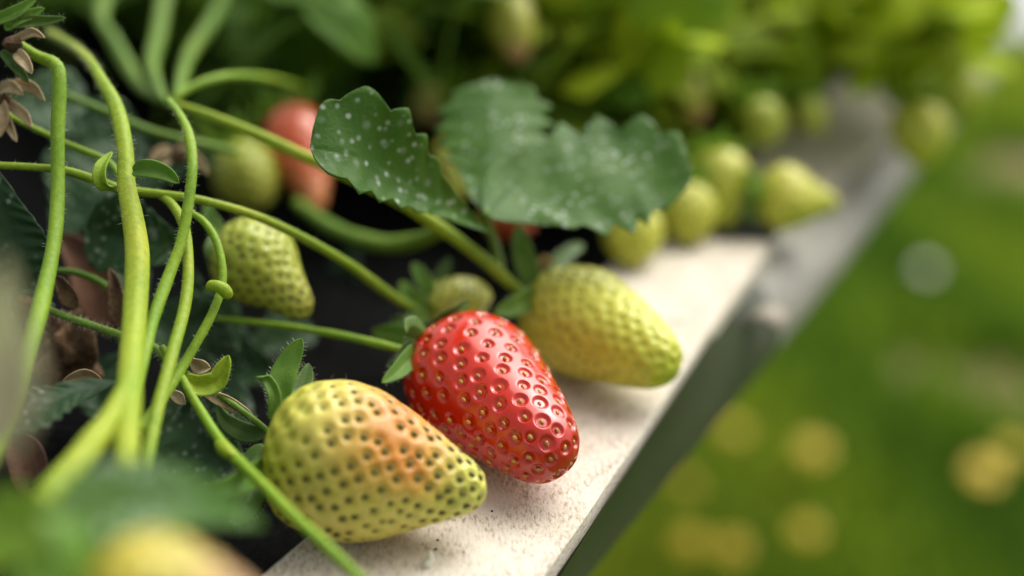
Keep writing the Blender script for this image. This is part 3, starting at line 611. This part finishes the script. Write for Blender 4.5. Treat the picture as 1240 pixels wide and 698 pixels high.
stalk('thick blurred stalk rising straight to the top edge', [(198, 122, .36, 12), (184, 80, .41, 18), (192, 40, .44, 20), (203, -30, .47, 20)], 'stem_dark', 0, 40, 12, seed=17, group=G4)
stalk('blurred stalk slanting up right from the upper node', [(214, 120, .36, 13), (228, 70, .42, 17), (254, 30, .45, 19), (286, -25, .49, 18)], 'stem_dark', 0, 40, 12, seed=18, group=G4)
stalk('blurred green stalk curving in to the upper node from the left', [(132, 40, .43, 18), (150, 72, .42, 19), (172, 106, .40, 17), (205, 126, .36, 12)], 'stem_dark', 0, 40, 12, seed=19, group=G4)
stalk('short soft stalk leaving the upper node to the right', [(206, 124, .352, 10), (228, 108, .356, 11), (252, 98, .36, 11), (284, 92, .37, 11), (330, 96, .40, 9), (380, 110, .45, 6)], 'stem', 0, 30, 12, seed=20, group=G4)
stalk('blurred stalk cut by the top edge left of the thick one', [(132, 44, .43, 14), (122, 22, .44, 18), (126, 4, .45, 19), (136, -30, .46, 19)], 'stem_dark', 0, 20, 12, seed=21, group=G4)
G5 = 'blurred stalks in the far foliage'
stalk('blurred olive stalk arching right towards the far berries', [(940, 40, .72, 14), (1000, 52, .72, 16), (1060, 72, .73, 16), (1092, 88, .74, 10)], 'stem_dark', 0, 30, 10, seed=22, group=G5)
stalk('blurred stalk dropping to the bright green strawberry', [(868, 76, .60, 11), (895, 92, .55, 12), (912, 112, .52, 11), (920, 130, .502, 8)], 'stem_yellow', 0, 30, 10, seed=23, group=G5)
stalk('blurred stalk dropping to the green and yellow fruit', [(790, 48, .60, 10), (810, 66, .55, 11), (824, 84, .53, 10), (827, 96, .507, 8)], 'stem', 0, 30, 10, seed=24, group=G5)

# ------------------------------------------------------------------ leaves near the lens
def lf(root, pts, wl, wr, mat='leaf', side=None, teeth=9, depth=.16, fold=.25, slant=.22, vein=.038, curl=0., seed=0, n=110, m=14, name='leaflet', shape='leaf'):
    p = np.array([P(*q_) for q_ in pts]); Zm = np.mean([q_[2] for q_ in pts])
    T = nrm(p[-1]-p[0]); s_ = np.cross(T, -FW) if side is None else np.asarray(side, float)
    V, f = blade(p, s_, wl*Zm/F, wr*Zm/F, n=n, m=m, teeth=teeth, depth=depth, fold=fold, slant=slant, vein=vein, shape=shape, curl=curl, seed=seed)
    o = part(name, V, f, M[mat], root); md = o.modifiers.new('thickness', 'SOLIDIFY'); md.thickness = .00028; md.offset = 0
    return o
hub = (588, 258, .336)
L1 = thing('strawberry_leaf', 'three part toothed green leaf with pale spots above the red strawberry', 'leaf', P(*hub))
# the left leaflet comes forward into focus
lf(L1, [(592, 282, .335), (545, 255, .325), (488, 218, .312), (432, 188, .302), (376, 178, .296)], 46, 70, 'leaf', side=nrm(-RT*.5-UP*.62-FW*.6), teeth=7, fold=-.05, curl=-.25, seed=1, depth=.3, slant=.12, shape='obov', vein=.045)
lf(L1, [hub, (592, 215, .348), (595, 160, .360), (597, 96, .372)], 66, 70, 'leaf', side=nrm(-RT+FW*.15), teeth=7, fold=.1, seed=2, slant=.15, depth=.26, vein=.016)
lf(L1, [hub, (640, 240, .343), (720, 226, .347), (780, 217, .348), (838, 214, .345)], 104, 76, 'leaf', side=nrm(UP*.8+FW*.6), teeth=6, vein=.018, shape='ovate', slant=.1, fold=.05, curl=-.1, seed=3, depth=.32)
rows_ = [np.r_[P(588, 258, .336), .0010], np.r_[P(592, 275, .343), .0011], np.r_[P(600, 300, .354), .0012], np.r_[P(606, 335, .368), .0013]]
V, f, c, r = tube(rows_, 24, 10); part('leaf_stalk', V, f, M['stem_dark'], L1)
def single(label, pts, wl, wr, mat, stalkpts=None, **kw):
    r_ = thing('strawberry_leaf', label, 'leaf', P(*pts[0])); lf(r_, pts, wl, wr, mat, **kw)
    if stalkpts:
        V, f, c, r = tube([np.r_[P(x, y, Z), wp*.5*Z/F] for x, y, Z, wp in stalkpts], 24, 10); part('leaf_stalk', V, f, M['stem_dark'], r_)
    return r_
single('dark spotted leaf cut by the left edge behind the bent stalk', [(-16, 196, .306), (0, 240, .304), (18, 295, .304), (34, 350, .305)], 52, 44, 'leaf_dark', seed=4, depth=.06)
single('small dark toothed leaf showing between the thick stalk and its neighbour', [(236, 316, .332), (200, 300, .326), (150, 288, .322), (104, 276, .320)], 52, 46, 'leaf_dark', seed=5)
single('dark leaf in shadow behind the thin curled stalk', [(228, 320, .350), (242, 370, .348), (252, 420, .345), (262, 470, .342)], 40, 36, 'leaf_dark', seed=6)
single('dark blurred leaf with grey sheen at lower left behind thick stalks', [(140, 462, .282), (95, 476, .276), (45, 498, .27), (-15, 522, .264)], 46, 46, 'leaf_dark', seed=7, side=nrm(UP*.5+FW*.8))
single('blurred green leaf low in the left foreground above the huge berry', [(318, 636, .205), (250, 612, .194), (170, 612, .188), (70, 640, .182)], 62, 56, 'leaf', seed=8, side=nrm(UP*.6+FW*.7))
single('very blurred green leaf in the bottom left corner', [(150, 690, .19), (90, 660, .185), (30, 650, .18), (-40, 660, .176)], 60, 50, 'leaf_mid', seed=10, side=nrm(UP*.6+FW*.7))
single('pale out of focus leaf underside at the left edge', [(2, 310, .168), (6, 380, .165), (2, 450, .162), (-14, 550, .16)], 52, 52, 'leaf_pale', seed=9)

# dead and withered bits
def lump(name, label, cat, p, rad, mat, seed, sq=(1, 1, 1), amp=.25, pname='crust'):
    rg = np.random.default_rng(seed); n, m_ = 40, 56; th = np.linspace(0, np.pi, n)[:, None]; ph = np.linspace(0, 2*np.pi, m_, endpoint=False)[None]
    D = np.stack([np.sin(th)*np.cos(ph), np.sin(th)*np.sin(ph), np.cos(th)+0*ph], -1); r = np.ones((n, m_))
    for k in range(24):
        v = nrm(rg.normal(0, 1, 3)); fr = rg.uniform(2, 14); r += amp/(fr**.7)*np.sin(fr*(D@v)+rg.uniform(0, 6))
    V = (D*r[..., None]*np.array(sq)*rad).reshape(-1, 3)+p
    root = thing(name, label, cat, (p[0], p[1], V[:, 2].min())); part(pname, V, grid_faces(n, m_, True), M[mat], root); return root
cr = lump('old_rootstock', 'rough brown old rootstock of the plant behind the leftmost stalks', 'rootstock', P(78, 430, .318), .0068, 'brown', 1, (.8, .8, 1.1), .4)
def scrap(label, pts, wpx, mat, seed, fold=.6, cat='dead leaf', name='dead_leaf'):
    r_ = thing(name, label, cat, P(*pts[0])); sepal(r_, pts, wpx, mat, None, fold, .3, 'leaf', 0, seed, 30, 'leaf_blade'); return r_
scrap('reddish brown dead leaf in shade behind the leftmost stalks', [(70, 285, .345), (95, 305, .342), (118, 335, .340), (140, 400, .338)], 28, 'redbrown', 61)
scrap('beige dry scrap caught beside the crossing bright stalks', [(228, 432, .292), (236, 440, .292), (246, 446, .291), (255, 446, .290)], 9, 'dry', 62)
scrap('small brown curled scrap under the stalk crossing', [(205, 470, .294), (212, 478, .293), (220, 484, .292), (224, 490, .291)], 7, 'dry', 63)
scrap('small tan dead leaf tip lying under the brown crown', [(76, 462, .298), (92, 458, .297), (108, 456, .296), (124, 462, .295)], 9, 'dry', 64)
scrap('brown rough strip hanging beside the thick stalk', [(132, 325, .312), (140, 345, .310), (144, 370, .309), (150, 400, .308)], 11, 'brown', 65)
scrap('dark rough scrap beside the bent stalk above the crown', [(66, 335, .306), (76, 345, .305), (84, 358, .305), (92, 372, .305)], 11, 'brown', 66)
scrap('brown dead leaf blurred in the bottom left shade', [(10, 520, .29), (30, 545, .285), (50, 570, .28), (60, 610, .275)], 26, 'redbrown', 67)
# withered flowers
def flower_dead(label, c0, items, seed):
    r_ = thing('withered_flower', label, 'withered flower', P(*c0))
    V, f, c, r = tube([np.r_[P(c0[0], c0[1]-10, c0[2]), .0005], np.r_[P(c0[0], c0[1]-5, c0[2]), .0018], np.r_[P(c0[0], c0[1]+3, c0[2]), .0019], np.r_[P(c0[0], c0[1]+9, c0[2]), .0006]], 14, 12, .1, .1, seed); part('flower_centre', V, f, M['brown'], r_)
    for k, (pts, wpx, mat, nm) in enumerate(items): sepal(r_, pts, wpx, mat, None, .6, 0, 'lance', 30, seed+k, 20, nm)
    return r_
Zf = .302
flower_dead('withered flower with dark centre and curled sepals in the top left corner', (16, 54, Zf), [
    ([(16, 50, Zf), (30, 44, Zf), (42, 40, Zf-.002), (54, 46, Zf-.003)], 6, 'dry', 'petal'), ([(20, 64, Zf), (28, 72, Zf-.002), (34, 80, Zf-.003), (38, 90, Zf-.003)], 8, 'dry', 'petal'),
    ([(6, 36, Zf), (24, 24, Zf), (38, 18, Zf), (54, 10, Zf)], 7, 'sepal', 'sepal'), ([(8, 30, Zf), (36, 27, Zf), (58, 26, Zf), (80, 22, Zf)], 7, 'sepal_dark', 'sepal'),
    ([(2, 62, Zf), (14, 74, Zf), (26, 88, Zf), (34, 100, Zf)], 7, 'sepal_dark', 'sepal'), ([(-12, 28, Zf), (10, 20, Zf), (26, 12, Zf), (44, -2, Zf)], 8, 'sepal', 'sepal')], 71)
flower_dead('pale withered blossom with limp petals at the upper left edge', (4, 122, .31), [
    ([(6, 116, .31), (24, 104, .308), (42, 108, .307), (54, 122, .306)], 8, 'dry', 'petal'), ([(8, 124, .31), (22, 134, .308), (32, 142, .307), (38, 154, .306)], 7, 'dry', 'petal'),
    ([(2, 128, .31), (8, 144, .308), (14, 158, .307), (20, 172, .306)], 6, 'dry', 'petal'), ([(0, 112, .31), (10, 106, .308), (20, 108, .306), (28, 116, .305)], 8, 'dry', 'petal'), ([(-8, 120, .31), (4, 132, .308), (6, 148, .307), (0, 166, .306)], 7, 'dry', 'petal')], 81)
flower_dead('blurred tan withered blossom behind the slender arching stalk', (216, 190, .345), [
    ([(212, 186, .345), (200, 182, .344), (190, 186, .343), (182, 198, .342)], 6, 'dry', 'petal'), ([(214, 184, .345), (222, 178, .344), (232, 182, .343), (240, 196, .342)], 6, 'dry', 'petal'),
    ([(218, 190, .345), (232, 190, .344), (244, 198, .343), (252, 212, .342)], 6, 'dry', 'petal'), ([(210, 190, .345), (202, 196, .344), (198, 206, .343), (200, 216, .342)], 6, 'dry', 'petal')], 91)
# a small white crumb on the rim
cr0 = PZ(518, 688, .0); V, f, c, r = tube([np.r_[cr0+[-.001, 0, .0004], .0006], np.r_[cr0+[0, 0, .0008], .0010], np.r_[cr0+[.0006, .0006, .0016], .0008], np.r_[cr0+[.0004, .001, .0032], .0003]], 20, 10, .1, .1, 9)
o = part('crumb', V, f, mat_noise('pale_crumb', (.6, .58, .45), (.7, .68, .55), 500, .7)); o['label'] = 'tiny pale plant crumb on the white rim at the bottom edge'; o['category'] = 'crumb'

# ------------------------------------------------------------------ leaves filling the row behind
def proto(mat, seed, n=40, m_=6, teeth=7):
    rg = np.random.default_rng(seed); root = bpy.data.objects.new('strawberry_leaf', None); ch = []
    for k, a in enumerate((0, 1.75, -1.75)):
        d = np.array([math.sin(a), math.cos(a), 0]); l = .052*(1 if k == 0 else .92); z = lambda u: .010*u-.022*u*u*rg.uniform(.6, 1.3)
        p = [d*l*u+np.array([0, 0, z(u)]) for u in (0.03, .35, .7, 1)]
        V, f = blade(p, np.cross([0, 0, 1.], d), l*.43, l*.43, n=n, m=m_, teeth=teeth, depth=.2, fold=.2, slant=.22, vein=.05, shape='leaf', seed=seed+k)
        ch.append(('leaflet', mesh('leaflet', V, f)))
    V, f, c, r = tube([np.r_[0, 0, 0, .0009], np.r_[.002, -.012, -.02, .0011], np.r_[.004, -.02, -.06, .0013], np.r_[.004, -.022, -.11, .0014]], 16, 8)
    ch.append(('leaf_stalk', mesh('leaf_stalk', V, f)))
    for nm, me in ch: me.materials.append(M[mat] if nm == 'leaflet' else M['stem_dark' if mat != 'leaf_light' else 'stem'])
    return ch
protos = {k: [proto(k, 100+7*i+j) for j in range(3)] for i, k in enumerate(('leaf_shade', 'leaf_mid', 'leaf_light'))}
d_row = nrm(Lf-Ln)
nleaf = 0
def bound(px):   # lowest picture row a far leaf may reach, so that the near things stay clear
    return np.interp(px, [0, 120, 260, 330, 520, 620, 720, 800, 860, 1000, 1060, 1150, 1240], [10, 20, 60, 120, 150, 190, 215, 215, 170, 130, 140, 120, 60])
labels = {'leaf_shade': 'dark blurred strawberry leaf in the shaded foliage behind the berries', 'leaf_mid': 'mid green blurred strawberry leaf in the foliage behind the berries', 'leaf_light': 'light yellowish blurred strawberry leaf in the far foliage'}
CLEAR = [(622, 40, .48, 30), (518, 130, .5, 20), (550, 205, .47, 20), (925, 150, .57, 20), (985, 140, .63, 16), (1115, 165, .55, 24), (1102, 100, .6, 22), (1158, 115, .64, 16), (838, 120, .57, 22), (840, 38, .77, 14), (925, 48, .77, 14), (975, 86, .77, 14), (912, 4, .82, 14), (300, 215, .44, 30), (370, 200, .45, 35), (875, 232, .48, 30), (965, 242, .48, 30)]
tries = 0
while nleaf < 230 and tries < 30000:
    tries += 1
    s_ = rng.uniform(.10, 1.55); l_ = rng.uniform(-.02, .42); z_ = rng.uniform(.01, .20)*(.75+.25*s_)
    p = lerp(Ln, Lf, .5)*[1, 1, 0]+d_row*s_-lat*l_+np.array([0, 0, z_])
    x, y, Z = proj(p)
    if Z < .44 or x < -60 or x > 1150 or y < -70: continue
    sz = rng.uniform(.5, .95)*min(1.15, max(.6, Z/.6)); ext = .042*sz*F/Z
    if y+ext*.55 > bound(x): continue
    if any(abs(x-a) < ext*.75+e and abs(y-b_) < ext*.6+e and Z < z0+.02 for a, b_, z0, e in CLEAR): continue
    if x+ext > np.interp(y, [-80, 0, 60, 140, 220], [1190, 1180, 1190, 1110, 1010])+15: continue
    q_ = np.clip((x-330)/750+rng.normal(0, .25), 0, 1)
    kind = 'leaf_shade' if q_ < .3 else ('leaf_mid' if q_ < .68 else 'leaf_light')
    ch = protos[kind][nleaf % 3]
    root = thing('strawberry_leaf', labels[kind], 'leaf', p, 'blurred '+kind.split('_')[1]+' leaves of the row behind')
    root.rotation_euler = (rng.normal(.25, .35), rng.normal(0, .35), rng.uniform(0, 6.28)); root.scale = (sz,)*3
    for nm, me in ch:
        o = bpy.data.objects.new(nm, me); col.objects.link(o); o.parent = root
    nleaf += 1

# small leaves that fill the row as one mass
def foliage_mass(N):
    base_V, base_F = blade([(0, 0, 0), (0, .35, .06), (0, .7, .05), (0, 1, -.08)], (-1, 0, 0), .42, n=7, m=2, shape='leaf', fold=.25, seed=5)
    s_ = .12+rng.random(N)**.8*1.6; l_ = rng.uniform(.0, .5, N); z_ = rng.uniform(.0, .17, N)*(.8+.2*s_)*np.clip(.35+l_*6, 0, 1)
    p = (lerp(Ln, Lf, .5)*[1, 1, 0])[None]+d_row*s_[:, None]-lat*l_[:, None]+np.stack([0*s_, 0*s_, z_], 1)
    x, y, Z = proj(p); keep = (Z > .46) & (x > -80) & (x < 1260) & (y > -90) & (y+.016*F/Z < bound(x)+8) & (x < np.interp(y, [-80, 0, 60, 140, 220], [1170, 1175, 1190, 1120, 1010]))
    for a, b_, z0, e in CLEAR: keep &= ~((np.abs(x-a) < e+10) & (np.abs(y-b_) < e+10) & (Z < z0+.02))
    p, x = p[keep], x[keep]
    ex = np.array([P(a, b_, z0) for a, b_, z0 in zip(rng.uniform(960, 1185, 420), rng.uniform(-30, 125, 420), rng.uniform(.5, .66, 420))]); xx, yy, ZZ = proj(ex)
    kp = (yy < np.interp(xx, [960, 1040, 1100, 1190], [40, 70, 110, 110])) & (rng.random(420) < .6) & (xx < np.interp(yy, [0, 60, 130], [1165, 1185, 1130]))
    for a, b_, z0, e in CLEAR: kp &= ~((np.abs(xx-a) < e+8) & (np.abs(yy-b_) < e+8))
    p = np.vstack([p, ex[kp]]); x = np.r_[x, xx[kp]]; n = len(p)
    a, el, ro = rng.uniform(0, 6.283, n), rng.normal(.15, .5, n), rng.normal(0, .5, n)
    D = np.stack([np.cos(a)*np.cos(el), np.sin(a)*np.cos(el), np.sin(el)], 1); S = nrm(np.cross(D, [0, 0, 1.])); U = np.cross(S, D); S2 = S*np.cos(ro)[:, None]+U*np.sin(ro)[:, None]; U2 = np.cross(S2, D)
    L = rng.uniform(.014, .032, n)[:, None, None]
    V = p[:, None]+L*(S2[:, None]*base_V[None, :, 0:1]+D[:, None]*base_V[None, :, 1:2]+U2[:, None]*base_V[None, :, 2:3])
    k = len(base_V); Fc = (np.arange(n)[:, None, None]*k+base_F[None]).reshape(-1, 4)
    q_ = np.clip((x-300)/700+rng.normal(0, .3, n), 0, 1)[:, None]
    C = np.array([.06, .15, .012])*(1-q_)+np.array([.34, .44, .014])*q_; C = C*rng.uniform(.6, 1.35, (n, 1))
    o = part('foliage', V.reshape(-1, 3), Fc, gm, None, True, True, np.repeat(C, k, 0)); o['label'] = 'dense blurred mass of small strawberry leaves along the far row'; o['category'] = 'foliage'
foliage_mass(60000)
# dark undergrowth below the near stalks
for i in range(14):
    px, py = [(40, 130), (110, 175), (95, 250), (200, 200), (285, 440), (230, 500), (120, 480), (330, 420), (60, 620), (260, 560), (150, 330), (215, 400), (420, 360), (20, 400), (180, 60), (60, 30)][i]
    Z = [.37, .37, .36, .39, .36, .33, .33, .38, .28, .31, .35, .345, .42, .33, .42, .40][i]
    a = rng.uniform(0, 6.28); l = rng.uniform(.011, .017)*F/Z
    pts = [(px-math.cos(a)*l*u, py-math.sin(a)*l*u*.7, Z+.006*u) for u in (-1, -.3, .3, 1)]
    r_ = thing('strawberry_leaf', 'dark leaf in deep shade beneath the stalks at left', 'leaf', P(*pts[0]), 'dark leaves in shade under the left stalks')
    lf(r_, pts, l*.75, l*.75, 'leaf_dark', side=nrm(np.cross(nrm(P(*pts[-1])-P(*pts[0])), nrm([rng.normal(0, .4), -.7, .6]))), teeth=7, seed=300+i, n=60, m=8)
# soil crumbs on the rim
crm = mat_noise('soil_crumb', (.03, .02, .012), (.10, .065, .04), 900, .9, .2)
for i in range(26):
    u, v = rng.uniform(.12, .62), rng.uniform(.45, .97); c_ = rimf(u, v); rad = rng.uniform(.00012, .0003)
    th, ph = np.linspace(0, np.pi, 6)[:, None], np.linspace(0, 6.283, 8, endpoint=False)[None]
    rr_ = rad*(1+.35*rng.normal(0, 1, (6, 8))); V = np.stack([rr_*np.sin(th)*np.cos(ph)*1.3, rr_*np.sin(th)*np.sin(ph), rad*.8*np.cos(th)+0*ph], -1).reshape(-1, 3)+c_+[0, 0, rad*.6]
    o = part('soil_crumb', V, grid_faces(6, 8, True), crm); o['label'] = 'tiny dark soil crumb on the white rim'; o['category'] = 'crumb'; o['group'] = 'soil crumbs on the rim'

# ------------------------------------------------------------------ yellow flowers and a white one in the grass
fy = mat_noise('yellow_petal', (.62, .44, .004), (.76, .54, .006), 60, .5); fw = mat_noise('white_petal', (.75, .76, .72), (.85, .85, .82), 60, .5)
def gflower(label, px, py, R, mat, seed, npet=11, group='yellow flowers in the grass'):
    rg = np.random.default_rng(seed); top = PZ(px, py, GZ+.10); bot = top*[1, 1, 0]+[rg.normal(0, .01), rg.normal(0, .01), GZ]
    root = thing('grass_flower', label, 'flower', bot, group)
    V, f, c, r = tube([np.r_[bot, .0022], np.r_[lerp(bot, top, .5)+[.004, 0, 0], .002], np.r_[top, .0018]], 12, 8); part('flower_stalk', V, f, M['stem_dark'], root)
    nn = nrm([0, -.45, 1])
    for k in range(npet):
        a = 6.283*k/npet; e1 = np.array([1., 0, 0]); e2 = np.cross(nn, e1); d = e1*math.cos(a)+e2*math.sin(a)
        V, f = blade([top+d*.002, top+d*R*.5+nn*.003, top+d*R+nn*.001], np.cross(nn, d), R*.3, n=8, m=2, shape='leaf', fold=.1, seed=seed+k); part('petal', V, f, mat, root)
    th = np.linspace(0, 1, 6)[:, None]; ph = np.linspace(0, 6.283, 12, endpoint=False)[None]
    e1 = np.array([1., 0, 0]); e2 = np.cross(nn, e1); rr_ = R*.28*np.sin(th*1.57)
    V = top+(e1*(rr_*np.cos(ph))[..., None]+e2*(rr_*np.sin(ph))[..., None]+nn*(.006*np.cos(th*1.57)+0*ph)[..., None]+nn*.001)
    part('flower_centre', V.reshape(-1, 3), grid_faces(6, 12, True), fy, root)
for i, (lab, px, py, R) in enumerate([('yellow flower in the grass, upper right of the pair by the trough', 985, 545, .026), ('blurred yellow flower near the right edge of the grass', 1192, 572, .028), ('left yellow flower of the touching pair at the bottom', 834, 656, .022), ('right yellow flower of the touching pair at the bottom', 886, 664, .022),
      ('yellow flower right of the touching pair at the bottom', 976, 644, .020), ('dull yellow flower close beside the trough edge', 888, 522, .020), ('faint yellow flower at the foot of the trough side', 832, 588, .016), ('faint yellow flower beside the one at the right edge', 1225, 545, .020)]):
    gflower(lab, px, py, R*.75, fy, 200+20*i)
gflower('single white flower in the grass at right, higher up', 1122, 326, .014, fw, 400, 13, 'white flowers in the grass')
